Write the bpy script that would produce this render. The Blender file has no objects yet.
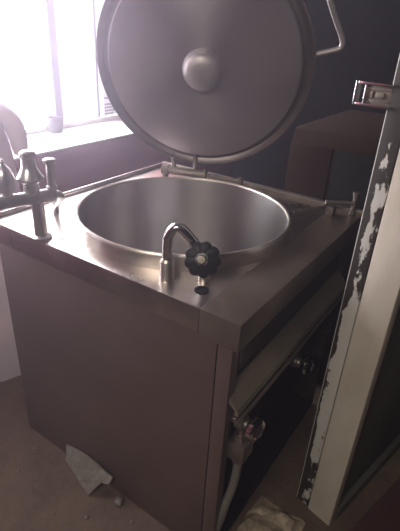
import bpy, bmesh, math, random
from mathutils import Vector, Matrix, noise
random.seed(7)
C = bpy.context.scene.collection
sc = bpy.context.scene
PI = math.pi
DZ = 0.83                      # height of the steel deck above the floor
V = Vector
W = {}                         # world matrices

# ------------------------------------------------------------------ materials
def mat(name, col, rough=0.5, metal=0.0, bump=0.0, bscale=40, var=0.0, vscale=6, rvar=0.0, aniso=0.0,
        col2=None, thr=None, stretch=(1, 1, 1), spec=0.5):
    m = bpy.data.materials.new(name); m.use_nodes = True
    nt = m.node_tree; N = nt.nodes; L = nt.links
    b = N['Principled BSDF']
    b.inputs['Base Color'].default_value = (*col, 1)
    b.inputs['Roughness'].default_value = rough
    b.inputs['Metallic'].default_value = metal
    b.inputs['Specular IOR Level'].default_value = spec
    tc = N.new('ShaderNodeTexCoord')
    mp = N.new('ShaderNodeMapping'); mp.inputs['Scale'].default_value = stretch
    L.new(tc.outputs['Object'], mp.inputs['Vector'])
    if var or rvar or col2:
        n = N.new('ShaderNodeTexNoise'); n.inputs['Scale'].default_value = vscale
        n.inputs['Detail'].default_value = 8; n.inputs['Roughness'].default_value = 0.65
        L.new(mp.outputs['Vector'], n.inputs['Vector'])
        if var or col2:
            r = N.new('ShaderNodeValToRGB')
            c2 = col2 or tuple(c * (1 - var) for c in col)
            a, z = thr or (0.35, 0.68)
            r.color_ramp.elements[0].position = a; r.color_ramp.elements[1].position = z
            r.color_ramp.elements[0].color = (*c2, 1); r.color_ramp.elements[1].color = (*col, 1)
            L.new(n.outputs['Fac'], r.inputs['Fac']); L.new(r.outputs['Color'], b.inputs['Base Color'])
        if rvar:
            q = N.new('ShaderNodeMapRange')
            q.inputs['To Min'].default_value = max(0.02, rough - rvar); q.inputs['To Max'].default_value = rough + rvar
            q.inputs['From Min'].default_value = 0.3; q.inputs['From Max'].default_value = 0.7
            L.new(n.outputs['Fac'], q.inputs['Value']); L.new(q.outputs['Result'], b.inputs['Roughness'])
    if bump:
        n2 = N.new('ShaderNodeTexNoise'); n2.inputs['Scale'].default_value = bscale; n2.inputs['Detail'].default_value = 5
        L.new(mp.outputs['Vector'], n2.inputs['Vector'])
        bp = N.new('ShaderNodeBump'); bp.inputs['Strength'].default_value = bump; bp.inputs['Distance'].default_value = 0.01
        L.new(n2.outputs['Fac'], bp.inputs['Height']); L.new(bp.outputs['Normal'], b.inputs['Normal'])
    if aniso:
        b.inputs['Anisotropic'].default_value = aniso; b.inputs['Anisotropic Rotation'].default_value = .25
        t = N.new('ShaderNodeTangent'); t.direction_type = 'RADIAL'; t.axis = 'Z'
        L.new(t.outputs['Tangent'], b.inputs['Tangent'])
    return m

M_ = dict(
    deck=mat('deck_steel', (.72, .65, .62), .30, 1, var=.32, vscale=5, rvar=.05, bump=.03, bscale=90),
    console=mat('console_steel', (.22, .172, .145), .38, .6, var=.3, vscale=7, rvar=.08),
    lid=mat('lid_steel', (.44, .395, .42), .42, 1, aniso=.6, var=.12, vscale=4, rvar=.05),
    lidrim=mat('dark_lid_rim', (.25, .215, .215), .46, .95, var=.2, vscale=8),
    boss=mat('boss_steel', (.52, .47, .47), .52, .9, var=.15, vscale=25),
    tap=mat('tarnished_chrome', (.66, .62, .62), .30, .9, var=.25, vscale=30),
    vessel=mat('vessel_steel', (.56, .52, .51), .34, 1, aniso=.7, var=.12, vscale=4),
    rim=mat('rim_steel', (.66, .60, .55), .38, 1, var=.2, vscale=9),
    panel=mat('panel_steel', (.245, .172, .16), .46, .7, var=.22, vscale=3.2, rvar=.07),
    dull=mat('dull_steel', (.26, .22, .19), .5, .8, var=.3, vscale=9),
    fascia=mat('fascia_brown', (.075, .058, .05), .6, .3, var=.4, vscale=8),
    ledge=mat('ledge_steel', (.30, .255, .20), .5, .5, var=.25, vscale=10),
    inner=mat('black_inner', (.020, .019, .019), .85, 0, var=.4, vscale=10, spec=.1),  # near-black, for the inner panels, the ferrule and one cabinet door
    chrome=mat('chrome', (.82, .81, .81), .11, 1, var=.15, vscale=30),
    brass=mat('dull_valve', (.36, .31, .28), .4, .9, var=.35, vscale=30),
    black=mat('black_plastic', (.008, .008, .009), .34, 0, var=.2, vscale=30),
    beige=mat('beige_paint', (.60, .53, .46), .55, 0, col2=(.46, .395, .33), thr=(.30, .55), vscale=7, stretch=(1, 1, .35), bump=.05, bscale=120),
    darkleaf=mat('dark_leaf', (.10, .094, .085), .6, 0, var=.35, vscale=6, stretch=(1, 1, .3)),
    redwall=mat('red_wall', (.30, .045, .055), .75, 0, var=.3, vscale=4, bump=.05, bscale=60),
    whitesill=mat('white_plaster', (.8, .8, .8), .7, 0, var=.06, vscale=10),
    frame=mat('window_frame_grey', (.16, .16, .20), .5, .3, var=.1, vscale=10),
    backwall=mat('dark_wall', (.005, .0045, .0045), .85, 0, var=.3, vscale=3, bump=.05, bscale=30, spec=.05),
    ceiling=mat('ceiling_grey', (.10, .095, .09), .9, 0, var=.2, vscale=3),
    floor=mat('dirt_floor', (.15, .098, .070), .9, 0, col2=(.085, .057, .042), thr=(.3, .7), vscale=9, bump=.5, bscale=55),
    browncab=mat('brown_sheet_metal', (.036, .020, .015), .8, 0, var=.35, vscale=4, spec=.08),
    tile=mat('broken_tile', (.23, .20, .175), .6, 0, var=.45, vscale=40, bump=.5, bscale=70),
    rubble=mat('pale_rubble', (.50, .40, .30), .85, 0, col2=(.20, .15, .11), thr=(.38, .58), vscale=22, bump=.6, bscale=40),
    mat_red=mat('dark_red_mat', (.085, .03, .035), .9, 0, var=.25, vscale=14, bump=.2, bscale=160),
    cloth=mat('pale_cloth', (.62, .56, .64), .85, 0, col2=(.72, .58, .64), thr=(.35, .65), vscale=6, bump=.2, bscale=30),
    pot=mat('grey_pot', (.16, .155, .17), .6, 0, var=.2, vscale=20),
    paper=mat('pale_paper', (.75, .76, .77), .6, 0, var=.05, vscale=10),
    ink=mat('grey_ink', (.22, .23, .24), .7, 0, var=.2, vscale=60),
    hose=mat('grey_hose', (.19, .17, .15), .55, 0, var=.3, vscale=20),
)

def chipped():
    """white paint flaking off dark metal: wear grows up the strip and along its outer arris"""
    m = bpy.data.materials.new('chipped_white_paint'); m.use_nodes = True
    nt = m.node_tree; N = nt.nodes; L = nt.links; b = N['Principled BSDF']
    tc = N.new('ShaderNodeTexCoord'); sp = N.new('ShaderNodeSeparateXYZ'); L.new(tc.outputs['Object'], sp.inputs[0])
    mp = N.new('ShaderNodeMapping'); mp.inputs['Scale'].default_value = (1, 1, .42); L.new(tc.outputs['Object'], mp.inputs[0])
    n = N.new('ShaderNodeTexNoise'); n.inputs['Scale'].default_value = 17; n.inputs['Detail'].default_value = 7; n.inputs['Roughness'].default_value = .68
    L.new(mp.outputs[0], n.inputs['Vector'])
    # local x: 0 = outer arris .. +0.04 towards the gap ; local z = height
    hz = N.new('ShaderNodeMapRange'); L.new(sp.outputs['Z'], hz.inputs['Value'])
    hz.inputs['From Min'].default_value = .72; hz.inputs['From Max'].default_value = .80; hz.inputs['To Min'].default_value = 0; hz.inputs['To Max'].default_value = .178
    hx = N.new('ShaderNodeMapRange'); L.new(sp.outputs['X'], hx.inputs['Value'])
    hx.inputs['From Min'].default_value = 0.0; hx.inputs['From Max'].default_value = .024; hx.inputs['To Min'].default_value = .18; hx.inputs['To Max'].default_value = -.05
    a = N.new('ShaderNodeMath'); L.new(n.outputs['Fac'], a.inputs[0]); L.new(hz.outputs[0], a.inputs[1])
    c = N.new('ShaderNodeMath'); L.new(a.outputs[0], c.inputs[0]); L.new(hx.outputs[0], c.inputs[1])
    r = N.new('ShaderNodeValToRGB'); r.color_ramp.elements[0].position = .575; r.color_ramp.elements[1].position = .595
    r.color_ramp.elements[0].color = (.55, .52, .49, 1); r.color_ramp.elements[1].color = (.035, .027, .025, 1)
    # a thin painted arris stays along the outer edge; the foot is scuffed dark
    ed = N.new('ShaderNodeMath'); ed.operation = 'GREATER_THAN'; L.new(sp.outputs['X'], ed.inputs[0]); ed.inputs[1].default_value = .0028
    ft = N.new('ShaderNodeMapRange'); L.new(sp.outputs['Z'], ft.inputs['Value'])
    ft.inputs['From Min'].default_value = .10; ft.inputs['From Max'].default_value = .35; ft.inputs['To Min'].default_value = .16; ft.inputs['To Max'].default_value = 0
    c1 = N.new('ShaderNodeMath'); L.new(c.outputs[0], c1.inputs[0]); L.new(ft.outputs[0], c1.inputs[1])
    c2 = N.new('ShaderNodeMath'); c2.operation = 'MULTIPLY'; L.new(c1.outputs[0], c2.inputs[0]); L.new(ed.outputs[0], c2.inputs[1])
    L.new(c2.outputs[0], r.inputs['Fac']); L.new(r.outputs['Color'], b.inputs['Base Color'])
    b.inputs['Roughness'].default_value = .55
    bp = N.new('ShaderNodeBump'); bp.inputs['Strength'].default_value = .3; bp.inputs['Distance'].default_value = .003; bp.invert = True
    L.new(r.outputs['Color'], bp.inputs['Height']); L.new(bp.outputs['Normal'], b.inputs['Normal'])
    return m
M_['chip'] = chipped()

def glass():
    m = bpy.data.materials.new('window_glass'); m.use_nodes = True
    N = m.node_tree.nodes; L = m.node_tree.links
    o = N['Material Output']; N.remove(N['Principled BSDF'])
    t = N.new('ShaderNodeBsdfTransparent'); g = N.new('ShaderNodeBsdfGlossy'); g.inputs['Roughness'].default_value = .05
    f = N.new('ShaderNodeValue'); f.outputs[0].default_value = .05
    x = N.new('ShaderNodeMixShader'); L.new(f.outputs[0], x.inputs[0]); L.new(t.outputs[0], x.inputs[1]); L.new(g.outputs[0], x.inputs[2])
    L.new(x.outputs[0], o.inputs['Surface'])
    return m
M_['glass'] = glass()

# ------------------------------------------------------------------ mesh helpers
def frame_z(loc, zdir, xhint=None):
    z = V(zdir).normalized()
    x = V(xhint) if xhint is not None else (V((0, 0, 1)).cross(z) if abs(z.z) < .95 else V((1, 0, 0)))
    x = (x - z * x.dot(z)).normalized(); y = z.cross(x)
    m = Matrix((x, y, z)).transposed().to_4x4(); m.translation = V(loc)
    return m

def add_box(bm, c, s, bev=0.0, M=None, seg=2):
    r = bmesh.ops.create_cube(bm, size=1)
    for v in r['verts']:
        v.co = V((v.co.x * s[0] + c[0], v.co.y * s[1] + c[1], v.co.z * s[2] + c[2]))
    if bev:
        es = list({e for v in r['verts'] for e in v.link_edges})
        n0 = set(bm.verts)
        q = bmesh.ops.bevel(bm, geom=es, offset=bev, segments=seg, affect='EDGES', profile=.6)
        vs = {v for f in q['faces'] for v in f.verts} | {v for v in r['verts'] if v.is_valid}
    else:
        vs = set(r['verts'])
    if M is not None:
        for v in vs: v.co = M @ v.co
    return vs

def box(a, b, bev=0.0):
    bm = bmesh.new()
    add_box(bm, [(a[i] + b[i]) / 2 for i in range(3)], [abs(b[i] - a[i]) for i in range(3)], bev)
    return bm

def add_lathe(bm, prof, n=48, M=None, capped=True, lobes=0, lobe_amp=0):
    rings = []
    for r, z in prof:
        ring = []
        for k in range(n):
            t = 2 * PI * k / n
            rr = r * (1 + (lobe_amp * (2 * abs(math.cos(lobes * t / 2)) - 1) if lobes else 0))
            p = V((rr * math.cos(t), rr * math.sin(t), z))
            ring.append(bm.verts.new(M @ p if M is not None else p))
        rings.append(ring)
    for a, b in zip(rings, rings[1:]):
        for k in range(n):
            bm.faces.new((a[k], a[(k + 1) % n], b[(k + 1) % n], b[k]))
    if capped:
        bm.faces.new(list(reversed(rings[0]))); bm.faces.new(rings[-1])
    return bm

def lathe(prof, n=48, **k): return add_lathe(bmesh.new(), prof, n, **k)

def smooth_path(pts, it=3):
    pts = [V(p) for p in pts]
    for _ in range(it):
        o = [pts[0]]
        for a, b in zip(pts, pts[1:]):
            o += [a * .75 + b * .25, a * .25 + b * .75]
        o.append(pts[-1]); pts = o
    return pts

def add_tube(bm, pts, r, n=14, it=0):
    pts = smooth_path(pts, it) if it else [V(p) for p in pts]
    rings = []; up = None
    for i, p in enumerate(pts):
        t = (pts[min(i + 1, len(pts) - 1)] - pts[max(i - 1, 0)]).normalized()
        if up is None:
            up = V((0, 0, 1)) if abs(t.z) < .9 else V((1, 0, 0))
        up = (up - t * up.dot(t)).normalized(); s = t.cross(up)
        rr = r(i / (len(pts) - 1)) if callable(r) else r
        rings.append([bm.verts.new(p + (up * math.cos(2 * PI * k / n) + s * math.sin(2 * PI * k / n)) * rr) for k in range(n)])
    for a, b in zip(rings, rings[1:]):
        for k in range(n):
            bm.faces.new((a[k], a[(k + 1) % n], b[(k + 1) % n], b[k]))
    bm.faces.new(list(reversed(rings[0]))); bm.faces.new(rings[-1])
    return bm
def tube(pts, r, n=14, it=0): return add_tube(bmesh.new(), pts, r, n, it)

def obj(name, bm, material, parent=None, M=None, label=None, smooth=True):
    """one mesh object; bm in world coordinates unless M (world matrix of its local frame) is given"""
    bmesh.ops.recalc_face_normals(bm, faces=bm.faces[:])
    if M is None:
        c = V((0, 0, 0))
        for v in bm.verts: c += v.co
        c /= len(bm.verts)
        for v in bm.verts: v.co -= c
        M = Matrix.Translation(c)
    me = bpy.data.meshes.new(name); bm.to_mesh(me); bm.free()
    me.materials.append(material if not isinstance(material, str) else M_[material])
    if smooth:
        me.shade_smooth()
        try: me.set_sharp_from_angle(angle=math.radians(38))
        except Exception: pass
    o = bpy.data.objects.new(name, me); C.objects.link(o)
    W[o] = M
    if parent is not None:
        o.parent = parent; o.matrix_basis = W[parent].inverted() @ M
    else:
        o.matrix_basis = M
    if label: o['label'] = label
    return o

def thing(name, label, cat, loc, group=None):
    o = bpy.data.objects.new(name, None); C.objects.link(o)
    o.empty_display_size = .1
    M = Matrix.Translation(V(loc)); W[o] = M; o.matrix_basis = M
    o['label'] = label; o['category'] = cat
    if group: o['group'] = group
    return o
def tag(o, label, cat, group=None):
    o['label'] = label; o['category'] = cat
    if group: o['group'] = group
    return o
def struct(name, bm, m, label=None, cat=None):
    o = obj(name, bm, m, smooth=False); o['kind'] = 'structure'
    if label: o['label'] = label
    if cat: o['category'] = cat
    return o
def D(x, y, z): return V((x, y, z + DZ))      # point given relative to the deck top

# ------------------------------------------------------------------ the room
def wallbox(pts2, z0, z1):
    bm = bmesh.new()
    lo = [bm.verts.new((x, y, z0)) for x, y in pts2]; hi = [bm.verts.new((x, y, z1)) for x, y in pts2]
    bm.faces.new(lo[::-1]); bm.faces.new(hi); n = len(lo)
    for i in range(n): bm.faces.new((lo[i], lo[(i + 1) % n], hi[(i + 1) % n], hi[i]))
    return bm
def join(*bms):
    out = bmesh.new()
    for b in bms:
        me = bpy.data.meshes.new('t'); b.to_mesh(me); b.free(); out.from_mesh(me); bpy.data.meshes.remove(me)
    return out

struct('floor', box((-1.6, -2.6, -.06), (3.2, 2.9, 0)), 'floor', 'brown dirty floor strewn with grit', 'floor')
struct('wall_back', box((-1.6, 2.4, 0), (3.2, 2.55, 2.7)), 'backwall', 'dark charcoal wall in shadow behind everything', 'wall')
struct('ceiling', box((-1.6, -2.6, 2.7), (3.2, 2.55, 2.8)), 'ceiling', 'grey ceiling above the kitchen', 'ceiling')
# left wall: s runs along it, d = depth outwards
P0 = V((-.6, 0, 0)); SD = V((0, 1, 0)); ND = V((-SD.y, SD.x, 0))     # ND points outdoors
def wl(s, d): p = P0 + SD * s + ND * d; return (p.x, p.y)
def wl3(s, d, z): p = P0 + SD * s + ND * d; return V((p.x, p.y, z))
def wslab(s0, s1, d0, d1, z0, z1): return wallbox([wl(s0, d0), wl(s1, d0), wl(s1, d1), wl(s0, d1)], z0, z1)
SZ = .792; WS0, WS1, WZ1 = -.75, 1.75, 2.25; TH = .42
struct('wall_left', join(wslab(-2.6, 2.4, 0, TH, 0, SZ - .008), wslab(-2.6, 2.4, 0, TH, WZ1, 2.7),
       wslab(-2.6, WS0, 0, TH, SZ - .008, WZ1), wslab(WS1, 2.4, 0, TH, SZ - .008, WZ1)), 'redwall',
       'dark red painted wall below and around the bright window', 'wall')
win = thing('window_1', 'bright blown-out window with white sill left of the lid', 'window', wl3(.3, .2, SZ)); win['kind'] = 'structure'
obj('window_sill', wslab(WS0, WS1, -.003, TH, SZ - .008, SZ), 'whitesill', win, smooth=False)
gd = .36
fr = join(wslab(WS0, WS1, gd - .02, gd + .02, SZ, SZ + .025), wslab(WS0, WS1, gd - .02, gd + .02, WZ1 - .04, WZ1),
          wslab(WS0, WS0 + .04, gd - .02, gd + .02, SZ + .025, WZ1 - .04), wslab(WS1 - .04, WS1, gd - .02, gd + .02, SZ + .025, WZ1 - .04))
obj('window_frame', fr, 'whitesill', win, smooth=False)
obj('mullion', wslab(1.035, 1.082, gd - .018, gd + .018, SZ + .025, WZ1 - .04), 'frame', win, smooth=False)
obj('mullion', wslab(1.35, 1.364, gd - .012, gd + .012, SZ + .025, WZ1 - .04), 'frame', win, smooth=False)
obj('pane', wslab(WS0 + .04, WS1 - .04, gd - .003, gd + .003, SZ + .025, WZ1 - .04), 'glass', win, smooth=False)
# faded printed notice on the glass
st = obj('notice', wslab(1.40, 1.57, gd - .008, gd - .005, SZ + .03, SZ + .16), 'paper', win, smooth=False, label='faded paper notice with illegible grey print')
bmk = bmesh.new()
for (z0, n, h) in ((.132, 4, .014), (.095, 6, .012), (.077, 5, .012), (.059, 7, .013), (.041, 5, .010)):
    s = 1.41
    for k in range(n):
        w_ = random.uniform(.007, .014)
        b = wslab(s, s + w_, gd - .0095, gd - .008, SZ + z0 - h * .5, SZ + z0 + h * random.uniform(.3, .5))
        me = bpy.data.meshes.new('t'); b.to_mesh(me); b.free(); bmk.from_mesh(me); bpy.data.meshes.remove(me)
        s += w_ + .004
b = wslab(1.545, 1.556, gd - .0095, gd - .008, SZ + .06, SZ + .14)
me = bpy.data.meshes.new('t'); b.to_mesh(me); b.free(); bmk.from_mesh(me); bpy.data.meshes.remove(me)
obj('print', bmk, 'ink', st, smooth=False)

struct('window_backdrop', box((-4.2, -4.0, -.2), (-4.0, 7.0, 5.5)), 'whitesill', 'white wall added outside as a bright backdrop for the window', 'wall')  # added as a white backdrop so the window reads bright
# pot on the sill in front of the mullion
pp = wl3(.985, .30, SZ)
po = bmesh.new()
add_lathe(po, [(.001, 0), (.034, 0), (.040, .02), (.044, .05), (.040, .066), (.034, .076), (.031, .072), (.028, .04), (.001, .03)], 28, capped=False)
tag(obj('pot', po, 'pot', M=Matrix.Translation(pp)), 'small grey pot standing on the white window sill by the mullion', 'pot')

# cloth bundle at the left edge
bb = bmesh.new()
prof = [(.05, 0), (.155, .0), (.165, .08), (.16, .3), (.152, .55), (.15, .8), (.142, .93), (.125, 1.0), (.095, 1.05), (.055, 1.08), (.015, 1.09)]
pr2 = []
for (a, b) in zip(prof, prof[1:]):
    for k in range(5): pr2.append((a[0] + (b[0] - a[0]) * k / 5, a[1] + (b[1] - a[1]) * k / 5))
pr2.append(prof[-1]); add_lathe(bb, pr2, 56)
for v in bb.verts:
    r = math.hypot(v.co.x, v.co.y)
    if r > .02:
        a = math.atan2(v.co.y, v.co.x)
        f = 1 + .045 * math.sin(5 * a + 3 * v.co.z) * min(1, r / .1) + .05 * noise.noise(v.co * 6)
        v.co.x *= f; v.co.y *= f
bun = thing('cloth_bundle', 'round-topped pale lilac cloth bundle standing at the left edge before the window', 'bundle', (-.405, .20, 0))
obj('cover', bb, 'cloth', bun, M=Matrix.Translation(V((-.405, .20, 0))))
fold = bmesh.new()
add_tube(fold, [(-.385, .27, 1.065), (-.34, .30, 1.045), (-.305, .325, 1.01), (-.292, .335, .96), (-.29, .335, .90)], lambda t: .022 + .012 * math.sin(PI * t), 14, 2)
obj('fold', fold, 'cloth', bun, label='folded end of the bundle')

# ------------------------------------------------------------------ the boiling kettle
LW, WD = .827, .80                   # length along x, width along y
XS = .727; CX, CY, RV = .426, .355, .298; SK = .061
K = thing('boiling_kettle', 'large square stainless steel boiling kettle with its round lid raised', 'boiling kettle', (.41, .40, 0))

# deck with a round hole, folded skirt
def deck_bm():
    bm = bmesh.new(); n = 96; hole = []; outer = []
    R = RV + .012; x0, x1, y0, y1 = 0, XS, 0, WD
    for k in range(n):
        t = 2 * PI * k / n; d = V((math.cos(t), math.sin(t)))
        hole.append(bm.verts.new(D(CX + R * d.x, CY + R * d.y, 0)))
        ts = []
        if d.x > 1e-6: ts.append((x1 - CX) / d.x)
        if d.x < -1e-6: ts.append((x0 - CX) / d.x)
        if d.y > 1e-6: ts.append((y1 - CY) / d.y)
        if d.y < -1e-6: ts.append((y0 - CY) / d.y)
        q = min(ts); outer.append([CX + q * d.x, CY + q * d.y])
    for cx, cy in ((x0, y0), (x1, y0), (x1, y1), (x0, y1)):      # snap nearest to each corner
        k = min(range(n), key=lambda i: (outer[i][0] - cx) ** 2 + (outer[i][1] - cy) ** 2); outer[k] = [cx, cy]
    ov = [bm.verts.new(D(x, y, 0)) for x, y in outer]
    iv = [bm.verts.new(D(CX + (x - CX) * 1, CY + (y - CY) * 1, -.004)) for x, y in outer]
    for k in range(n):
        j = (k + 1) % n
        bm.faces.new((hole[k], hole[j], ov[j], ov[k])); bm.faces.new((ov[k], ov[j], iv[j], iv[k]))
    return bm
obj('deck', deck_bm(), 'deck', K)
obj('deck_skirt', join(box(D(0, -.001, -SK), D(XS, .012, -.001), .003), box(D(0, WD - .012, -SK), D(XS, WD, -.002), .003),
    box(D(-.001, .011, -SK), D(.011, WD - .011, -.001), .003)), 'deck', K)
# raised rolled lip along the two back edges
obj('deck_lip', tube([D(.012, .0, .005), D(.012, WD - .008, .005)], .008, 12), 'deck', K)
obj('deck_lip', box(D(.0, WD - .022, -.002), D(LW, WD, .012), .004), 'dull', K)
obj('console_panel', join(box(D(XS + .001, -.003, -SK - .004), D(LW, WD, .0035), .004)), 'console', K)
# vessel: outer rim band, rolled edge, inner wall and dished bottom
RZ = .04
obj('vessel_rim', lathe([(RV + .013, -.005), (RV + .012, .006), (RV + .010, RZ - .010), (RV + .009, RZ - .002), (RV + .0055, RZ + .0015), (RV + .001, RZ), (RV - .002, RZ - .005)], 128, capped=False),
    'rim', K, M=Matrix.Translation(D(CX, CY, 0)))
obj('vessel', lathe([(RV - .002, RZ - .004), (RV - .003, 0), (RV - .003, -.36), (RV - .02, -.40), (RV - .07, -.425), (.12, -.435), (.002, -.438)], 128, capped=False),
    'vessel', K, M=Matrix.Translation(D(CX, CY, 0)))
# body
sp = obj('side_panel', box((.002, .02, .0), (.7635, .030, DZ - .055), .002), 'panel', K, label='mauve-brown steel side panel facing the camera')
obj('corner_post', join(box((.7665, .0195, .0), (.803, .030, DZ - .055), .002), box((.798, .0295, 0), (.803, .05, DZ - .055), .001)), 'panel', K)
obj('side_panel', box((.012, .77, .0), (.800, .78, DZ - .055), .002), 'fascia', K)  # far panel painted dark so its front edge does not look lit
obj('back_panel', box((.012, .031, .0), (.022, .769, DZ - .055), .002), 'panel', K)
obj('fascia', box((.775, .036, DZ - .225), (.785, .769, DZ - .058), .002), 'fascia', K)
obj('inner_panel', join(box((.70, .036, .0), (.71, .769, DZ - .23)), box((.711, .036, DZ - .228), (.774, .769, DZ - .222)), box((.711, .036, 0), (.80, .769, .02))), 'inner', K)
# small parts behind the skirt: igniter box
obj('igniter_box', box((.786, .06, DZ - .155), (.806, .11, DZ - .085), .004), 'fascia', K)
# slanted ledge and lower rail
lb = bmesh.new()
pts = [(.784, -.208), (.790, -.205), (.826, -.247), (.829, -.262), (.822, -.262), (.819, -.25), (.784, -.222)]
a = [lb.verts.new(D(x, .028, z)) for x, z in pts]; b = [lb.verts.new(D(x, .768, z)) for x, z in pts]
lb.faces.new(a[::-1]); lb.faces.new(b)
for i in range(len(pts)): lb.faces.new((a[i], a[(i + 1) % len(pts)], b[(i + 1) % len(pts)], b[i]))
obj('slanted_ledge', lb, 'ledge', K, smooth=False)
obj('gas_rail', tube([D(.826, .03, -.285), D(.826, .765, -.285)], .0075, 12), 'dull', K)
# gas valves
def valve(y, z, far=False):
    q = bmesh.new(); x = .83
    Mx = frame_z(D(.72, y, z), (1, 0, 0))
    add_lathe(q, [(.012, 0), (.012, .09), (.019, .092), (.019, .112), (.014, .114), (.014, .13)], 20, M=Mx)
    add_tube(q, [D(x - .02, y, z), D(x - .02, y, z + .042)], .009, 12)
    add_lathe(q, [(.014, 0), (.014, .014)], 6, M=frame_z(D(x - .02, y, z + .012), (0, 0, 1)))
    v = obj('gas_valve', q, 'brass', K)
    h = bmesh.new()
    Mh = frame_z(D(x + .018, y, z), (1, -.25, .12))
    add_lathe(h, [(.015, 0), (.025, .002), (.028, .010), (.026, .020), (.019, .024), (.016, .020), (.004, .019)], 30, M=Mh, lobes=6, lobe_amp=.06)
    obj('valve_knob', h, 'chrome', v, label='chrome valve knob')
valve(.066, -.312); valve(.375, -.33)
lv = bmesh.new()
add_box(lv, D(.825, .070, -.398), (.05, .056, .058), .008)
add_lathe(lv, [(.018, 0), (.018, .018)], 6, M=frame_z(D(.825, .070, -.368), (0, 0, 1)))
add_lathe(lv, [(.018, 0), (.018, .02)], 6, M=frame_z(D(.825, .070, -.446), (0, 0, 1)))
add_tube(lv, [D(.825, .068, -.352), D(.825, .066, -.328)], .010, 12)
add_tube(lv, [D(.74, .070, -.398), D(.81, .070, -.398)], .012, 12)
lvo = obj('gas_cock', lv, 'brass', K)
obj('gas_hose', tube([D(.825, .070, -.440), D(.825, .070, -.49), D(.822, .062, -.55), D(.815, .050, -.60), D(.806, .046, -.68), D(.78, .05, -.812)], .0115, 14, 2), 'hose', K)

# swivelling filler spout
sf = V((.598, .057))
so = obj('spout', tube([D(sf.x, sf.y, .03), D(sf.x, sf.y, .08), D(sf.x + .001, sf.y + .001, .108), D(sf.x + .018, sf.y + .012, .131), D(sf.x + .040, sf.y + .024, .106), D(sf.x + .062, sf.y + .040, .070), D(sf.x + .068, sf.y + .045, .052)], .0122, 18, 3), 'chrome', K)
obj('collar', lathe([(.018, 0), (.018, .004), (.0172, .006), (.0172, .044), (.0145, .048), (.013, .05)], 28), 'rim', so, M=Matrix.Translation(D(sf.x, sf.y, 0)))
# drain-style valve with black handwheel in front of it
vx, vy = .668, .104
vb = bmesh.new()
add_lathe(vb, [(.014, 0), (.014, .010), (.011, .012), (.011, .04), (.016, .042), (.016, .064), (.010, .07)], 24, M=Matrix.Translation(D(vx, vy, 0)))
kd = V((.36, -.82, .44)).normalized()
kc = D(vx, vy, .052) + kd * .042
add_tube(vb, [D(vx, vy, .052), kc], .008, 12)
vbo = obj('spout_valve', vb, 'rim', K)
hw = obj('handwheel', lathe([(.012, -.014), (.030, -.012), (.0365, -.006), (.038, .002), (.0355, .009), (.027, .013), (.016, .0135), (.014, .015)], 96, lobes=9, lobe_amp=.06), 'black', vbo, M=frame_z(kc, kd))
obj('handwheel_cap', lathe([(.0105, .013), (.0105, .0165), (.008, .019), (.002, .0195)], 24), 'dull', hw, M=frame_z(kc, kd))
# spare hole with its ferrule on the deck
obj('ferrule', lathe([(.016, .0), (.016, .0025), (.0115, .003), (.0105, .001), (.002, .0008)], 28), 'inner', K, M=Matrix.Translation(D(.690, .062, 0)))

# water tap block with three upright valves at the left
tb = bmesh.new(); tp = V((.215, .017, 0))
add_lathe(tb, [(.026, 0), (.026, .006), (.017, .010), (.0155, .11)], 24, M=Matrix.Translation(D(tp.x, tp.y, 0)))
td = V((.045, .128, 0)).normalized()
cb = D(.229, -.003, .118)
add_tube(tb, [cb - td * .115, cb - td * .07, cb + td * .052], .0165, 20)
add_tube(tb, [cb + td * .04, cb + td * .062, D(.225, .085, .095), D(.165, .120, .055), D(.115, .150, .03), D(.100, .158, .0)], .010, 14, 2)
tap = obj('water_tap', tb, 'tap', K, label='chrome water tap block with three upright valves')
obj('tap_bell', lathe([(.012, .012), (.014, .024), (.021, .026), (.023, .035), (.021, .062), (.016, .078), (.008, .086), (.004, .09), (.0055, .096), (.003, .101), (.001, .102)], 32), 'tap', tap, M=Matrix.Translation(cb - td * .060))
obj('tap_valve', lathe([(.017, .010), (.019, .024), (.018, .036), (.023, .042), (.031, .046), (.032, .051), (.027, .058), (.021, .070), (.0175, .08), (.017, .100), (.0185, .102), (.0185, .110), (.014, .114), (.002, .115)], 36), 'tap', tap, M=Matrix.Translation(cb - td * .002))
obj('tap_stem', lathe([(.013, .012), (.013, .022), (.0095, .025), (.0095, .078), (.0145, .080), (.0155, .088), (.011, .091), (.002, .091)], 28), 'tap', tap, M=Matrix.Translation(cb + td * .047))

# lid: local frame with z = inner face normal
ph, hd, hz, lt, LR = 2.051, .385, .062, -.271, .340
u = V((math.cos(ph), math.sin(ph), 0)); la = V((-u.y, u.x, 0)); zz = V((0, 0, 1))
H = D(CX, CY, 0) + u * hd + zz * hz
upv = u * math.sin(lt) + zz * math.cos(lt); ln = -u * math.cos(lt) + zz * math.sin(lt)
LC = H + upv * LR
LM = frame_z(LC, ln, -la)
lid = obj('lid', lathe([(.002, .004), (.06, .004), (.20, .0), (.290, -.004), (.300, -.005), (.304, -.009), (.304, -.03), (.30, -.055), (.15, -.08), (.002, -.085)], 144, capped=False), 'lid', K, M=LM, label='round steel lid raised upright')
obj('lid_rim', lathe([(.3045, -.011), (.311, -.019), (.320, -.022), (.330, -.016), (LR - .004, -.006), (LR, -.007), (LR + .001, -.02), (LR - .003, -.045), (.318, -.056), (.3045, -.056)], 144, capped=False), 'lidrim', lid, M=LM, label='dark sunken ring round the lid')
obj('lid_boss', lathe([(.064, .003), (.0635, .008), (.060, .012), (.060, .022), (.056, .032), (.044, .041), (.026, .046), (.002, .047)], 64), 'boss', lid, M=LM)
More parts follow.
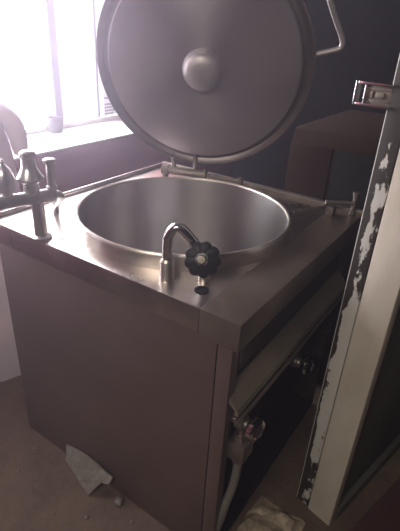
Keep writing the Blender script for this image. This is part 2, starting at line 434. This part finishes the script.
# handle on the outside of the lid (U bar, right of the lid)
def lp(deg, r, z): t = math.radians(deg); return LM @ V((r * math.cos(t), r * math.sin(t), z))
hb = tube([lp(9, .330, -.032), lp(9.8, .385, -.032), lp(10.5, .418, -.032), lp(14, .420, -.032), lp(20, .408, -.032), lp(28, .402, -.032), lp(36, .408, -.032), lp(42, .420, -.032), lp(45.5, .418, -.032), lp(46.2, .385, -.032), lp(47, .330, -.032)], .0085, 16, 2)
obj('lid_handle', hb, 'boss', lid)
# hinge
hA, hB, hC = D(.118, .648, .034), D(.268, .693, .034), D(.405, .722, .030)
hx = (hB - hA).normalized()
hg = bmesh.new()
add_tube(hg, [hA, hB], .0155, 18)
for c in (hA, hA.lerp(hB, .08), hB): add_lathe(hg, [(.0195, -.006), (.0195, .006)], 18, M=frame_z(c, hx))
for t in (0.03, .95):
    c = hA.lerp(hB, t); add_box(hg, (c.x, c.y, DZ + .02), (.014, .02, .044), .002)
hgo = obj('hinge', hg, 'dull', K)
h2 = bmesh.new()
add_tube(h2, [hB, hC], .007, 12)
Mp = frame_z(hB.lerp(hC, .42), V((0, 0, 1)), hC - hB)
add_box(h2, (0, 0, -.004), (.085, .03, .006), .002, Mp)
add_lathe(h2, [(.008, -.0), (.008, .008)], 6, M=Matrix.Translation(hB.lerp(hC, .3)))
add_box(h2, (.075, .004, -.012), (.02, .024, .044), .003, Mp)
obj('hinge_plate', h2, 'dull', hgo)
for t in (.25, .75):
    arm = bmesh.new()
    c = hA.lerp(hB, t); e = LM @ V(((t - .9) * .17, -.31, -.02))
    add_tube(arm, [c, c.lerp(e, .5) + V((0, .005, .0)), e], .008, 10)
    obj('hinge_arm', arm, 'dull', hgo)

# lid clamp at the far right corner of the deck
cl = bmesh.new()
add_tube(cl, [D(.672, .572, .030), D(.728, .672, .030), D(.726, .700, .030)], .006, 12, 1)
add_box(cl, D(.745, .700, .018), (.024, .035, .03), .004)
clo = obj('lid_clamp', cl, 'dull', K)
ck = bmesh.new()
add_tube(ck, [D(.725, .695, .042), D(.80, .745, .042)], .007, 12)
add_tube(ck, [D(.80, .745, .012), D(.80, .745, .072)], .0075, 12)
add_lathe(ck, [(.011, -.005), (.011, .005)], 16, M=frame_z(D(.80, .745, .074), (0, 0, 1)))
add_lathe(ck, [(.011, -.005), (.011, .005)], 16, M=frame_z(D(.80, .745, .010), (0, 0, 1)))
obj('clamp_screw', ck, 'brass', clo)

# ------------------------------------------------------------------ chipped door standing ajar on the right
DO = V((1.042, .318, 0)); e1 = V((.22, .975, 0)).normalized(); e2 = V((-e1.y, e1.x, 0))
DM = Matrix((-e2, e1, V((0, 0, 1)))).transposed().to_4x4(); DM.translation = DO      # local -x goes left across the edge
door = thing('metal_door', 'chipped white-painted door ajar on the right, seen along its edge', 'door', DO)
def dbox(a, b, bev=.0):
    q = box(a, b, bev); return q
DH = 2.05
obj('door_edge', dbox((-.079, 0, .0), (0, .035, DH), .004), 'beige', door, M=DM, label='beige painted edge of the door')
SM = DM @ Matrix.Translation(V((-.127, .006, 0)))
obj('edge_strip', dbox((0, 0, .0), (.0435, .03, DH), .003), 'chip', door, M=SM, label='white strip with paint flaked off dark metal')
obj('leaf', dbox((-.12, .036, .012), (-.016, .50, DH), .002), 'darkleaf', door, M=DM, label='dark recessed face of the door')
obj('bottom_rail', dbox((-.015, .036, .0), (.004, .50, .05), .003), 'darkleaf', door, M=DM)
# latch bracket: an open chromed box frame sticking out to the left of the strip
zl, zh = DZ + .380, DZ + .427; xl, xr = -.200, -.118
br = bmesh.new()
def rb(a, b, bev=.0018): add_box(br, [(a[i] + b[i]) / 2 for i in range(3)], [abs(b[i] - a[i]) for i in range(3)], bev)
rb((xl, -.004, zl), (xl + .006, .014, zh)); rb((xl + .006, -.004, zh - .006), (xr, .014, zh)); rb((xl + .006, -.004, zl), (xr, .014, zl + .006)); rb((xl + .020, .0, zl + .006), (xl + .026, .012, zh - .006))
lat = obj('latch_bracket', br, 'chrome', door, M=DM, label='chrome open-framed latch bracket')
b2 = bmesh.new(); br = b2
rb((xl + .026, .006, zl + .006), (xr, .012, zh - .006), .001); rb((xl + .032, .002, zl + .011), (xr - .008, .006, zl + .014)); rb((xl + .032, .002, zh - .014), (xr - .008, .006, zh - .011))
rb((xl + .045, .001, zl + .018), (xr - .018, .006, zh - .018), .002); rb((xl + .034, .001, zl + .017), (xl + .040, .006, zh - .017), .001)
obj('latch_plate', b2, 'dull', lat, M=DM)

# ------------------------------------------------------------------ things on the floor
def slab_poly(pts, z, th, jit=.004, tilt=None, n=3):
    bm = bmesh.new(); P = []
    for (a, b) in zip(pts, pts[1:] + pts[:1]):
        for k in range(n):
            t = k / n; P.append(V((a[0] + (b[0] - a[0]) * t + random.uniform(-jit, jit), a[1] + (b[1] - a[1]) * t + random.uniform(-jit, jit), 0)))
    lo = [bm.verts.new((p.x, p.y, z)) for p in P]; hi = [bm.verts.new((p.x, p.y, z + th)) for p in P]
    bm.faces.new(lo[::-1]); bm.faces.new(hi)
    for i in range(len(P)): bm.faces.new((lo[i], lo[(i + 1) % len(P)], hi[(i + 1) % len(P)], hi[i]))
    return bm
# broken tile leaning on the foot of the side panel
tl = bmesh.new()
tp_ = [(.229, .020, .077), (.243, .006, .055), (.249, -.004, .040), (.300, -.014, .024), (.341, -.023, .010), (.380, -.030, .0), (.396, -.012, .027), (.409, .002, .049), (.424, .004, .052), (.438, .008, .059), (.440, .020, .077), (.400, .022, .080), (.375, .024, .084), (.317, .026, .086), (.27, .024, .083)]
nt_ = V((0, .84, -.543)) * .007
fa = [tl.verts.new((x, y - .017, z + .004)) for x, y, z in tp_]
ba = [tl.verts.new(V((x, y - .017, z + .004)) + nt_) for x, y, z in tp_]
tl.faces.new(fa); tl.faces.new(ba[::-1])
for k in range(len(fa)): tl.faces.new((fa[k], ba[k], ba[(k + 1) % len(fa)], fa[(k + 1) % len(fa)]))
tag(obj('tile_shard', tl, 'tile', smooth=False), 'jagged grey broken tile leaning against the foot of the steel side panel', 'broken tile')
def stone(c, r, seed, sq=.6):
    bm = bmesh.new(); bmesh.ops.create_icosphere(bm, subdivisions=2, radius=r)
    for v in bm.verts:
        k = 1 + .45 * noise.noise(v.co * (1.3 / r) + V((seed, 0, 0))); v.co *= k; v.co.z *= sq
    zmin = min(v.co.z for v in bm.verts)
    for v in bm.verts: v.co += V((c[0], c[1], -zmin))
    return bm
tag(obj('stone_fragment', stone((.474, -.006), .014, 3), 'tile'), 'small pale fragment on the floor just right of the broken tile', 'fragment')
for i, (x, y) in enumerate([(.34, -.15), (.10, -.03), (.22, -.14), (.55, -.03), (.43, -.10), (.13, -.12)]):
    tag(obj('stone_chip', stone((x, y), random.uniform(.0035, .006), 10 + i), 'tile'),
        'tiny pale grit chip on the brown floor around the broken tile', 'stone chip', 'grit chips on the floor')
# pale rubble lump between the kettle and the door
rb_ = bmesh.new(); nx, ny = 22, 16; grid = []
for i in range(nx):
    row = []
    for j in range(ny):
        a = i / (nx - 1) * 2 - 1; b = j / (ny - 1) * 2 - 1
        x = .900 + a * .08; y = .185 + b * .10
        rr = max(abs(a), abs(b)); h = .022 * (1 - rr ** 4) + (.018 * noise.noise(V((x * 25, y * 25, 0))) + .007 * noise.noise(V((x * 70, y * 70, 3)))) * (1 - rr ** 6)
        k = 1 - .12 * noise.noise(V((a * 2, b * 2, 5)))
        row.append(rb_.verts.new((.900 + a * .08 * k, .185 + b * .10 * k, max(0, h))))
    grid.append(row)
for i in range(nx - 1):
    for j in range(ny - 1): rb_.faces.new((grid[i][j], grid[i + 1][j], grid[i + 1][j + 1], grid[i][j + 1]))
rim = [grid[i][0] for i in range(nx)] + [grid[nx - 1][j] for j in range(1, ny)] + [grid[i][ny - 1] for i in range(nx - 2, -1, -1)] + [grid[0][j] for j in range(ny - 2, 0, -1)]
bot = [rb_.verts.new((v.co.x, v.co.y, -.0)) for v in rim]
for i in range(len(rim)):
    j = (i + 1) % len(rim)
    try: rb_.faces.new((rim[i], bot[i], bot[j], rim[j]))
    except ValueError: pass
rb_.faces.new(bot)
tag(obj('rubble_lump', rb_, 'rubble'), 'crusted pale rubble lump on the floor between kettle and door', 'rubble')
# dark red mat right of the door
rm = slab_poly([(1.088, .30), (1.20, .70), (1.62, .60), (1.50, .05), (1.10, .10)], 0, .012, .002)
tag(obj('floor_mat', rm, 'mat_red', smooth=False), 'dark red mat on the floor right of the door foot', 'mat')

# dark brown cabinet in the shadow behind
bc = thing('brown_cabinet', 'dark brown sheet-metal cabinet in shadow behind the kettle, right of its lid', 'cabinet', (.745, 1.2, 0))
obj('carcass', box((.49, .90, 0), (1.0, 1.5, DZ + .215), .03), 'browncab', bc)
obj('door', box((.50, .884, .06), (.655, .899, DZ + .16), .004), 'browncab', bc)
obj('door', box((.665, .884, .06), (.98, .899, DZ + .16), .004), 'inner', bc, label='near-black cabinet door')

# ------------------------------------------------------------------ light
def area(name, loc, look, sx, sy, e, col):
    l = bpy.data.lights.new(name, 'AREA'); l.shape = 'RECTANGLE'; l.size = sx; l.size_y = sy; l.energy = e; l.color = col
    o = bpy.data.objects.new(name, l); C.objects.link(o); o.location = loc
    o.rotation_euler = (V(look) - V(loc)).to_track_quat('-Z', 'Y').to_euler()
    return o
c0 = wl3(.7, 1.0, 1.6)
area('daylight', c0, c0 - ND + V((0, 0, -.12)), 3.0, 2.4, 340, (.95, .92, 1.0))
area('backdrop_light', (-2.2, 2.2, 5.2), (-4.1, 2.2, 1.2), 3.5, 1.0, 130, (1.0, .98, .98))  # added lamp that only brightens the white backdrop
area('room_fill', (1.0, -2.3, 2.45), (.55, .3, .8), .9, .3, 40, (1.0, .89, .80))  # added fill light above and behind the camera, out of view
w = bpy.data.worlds.new('world'); sc.world = w; w.use_nodes = True
w.node_tree.nodes['Background'].inputs[0].default_value = (.05, .05, .055, 1)
w.node_tree.nodes['Background'].inputs[1].default_value = .3
vs = w.node_tree.nodes.new('ShaderNodeVolumeScatter')
vs.inputs['Color'].default_value = (.93, .80, 1.0, 1); vs.inputs['Density'].default_value = .085; vs.inputs['Anisotropy'].default_value = .80  # lilac haze added to imitate lens glare from the window
w.node_tree.links.new(vs.outputs[0], w.node_tree.nodes['World Output'].inputs['Volume'])

# ------------------------------------------------------------------ camera
cam = bpy.data.cameras.new('camera'); co = bpy.data.objects.new('camera', cam); C.objects.link(co)
yaw, pit, rol = 2.148, .485, .058
fwd = V((math.cos(pit) * math.cos(yaw), math.cos(pit) * math.sin(yaw), -math.sin(pit)))
r = fwd.cross(V((0, 0, 1))).normalized(); up = r.cross(fwd)
r2 = r * math.cos(rol) + up * math.sin(rol); u2 = up * math.cos(rol) - r * math.sin(rol)
m = Matrix((r2, u2, -fwd)).transposed().to_4x4(); m.translation = D(1.149, -.655, .510)
co.matrix_world = m
cam.sensor_fit = 'HORIZONTAL'; cam.sensor_width = 36; cam.lens = 36 * 454.89 / 400; cam.clip_start = .02
sc.camera = co
sc.view_settings.view_transform = 'Standard'; sc.view_settings.look = 'None'; sc.view_settings.gamma = 1
sc.view_settings.use_curve_mapping = False; sc.view_settings.exposure = 0
sc.cycles.use_denoising = True
sc.cycles.max_bounces = 8; sc.cycles.volume_bounces = 0
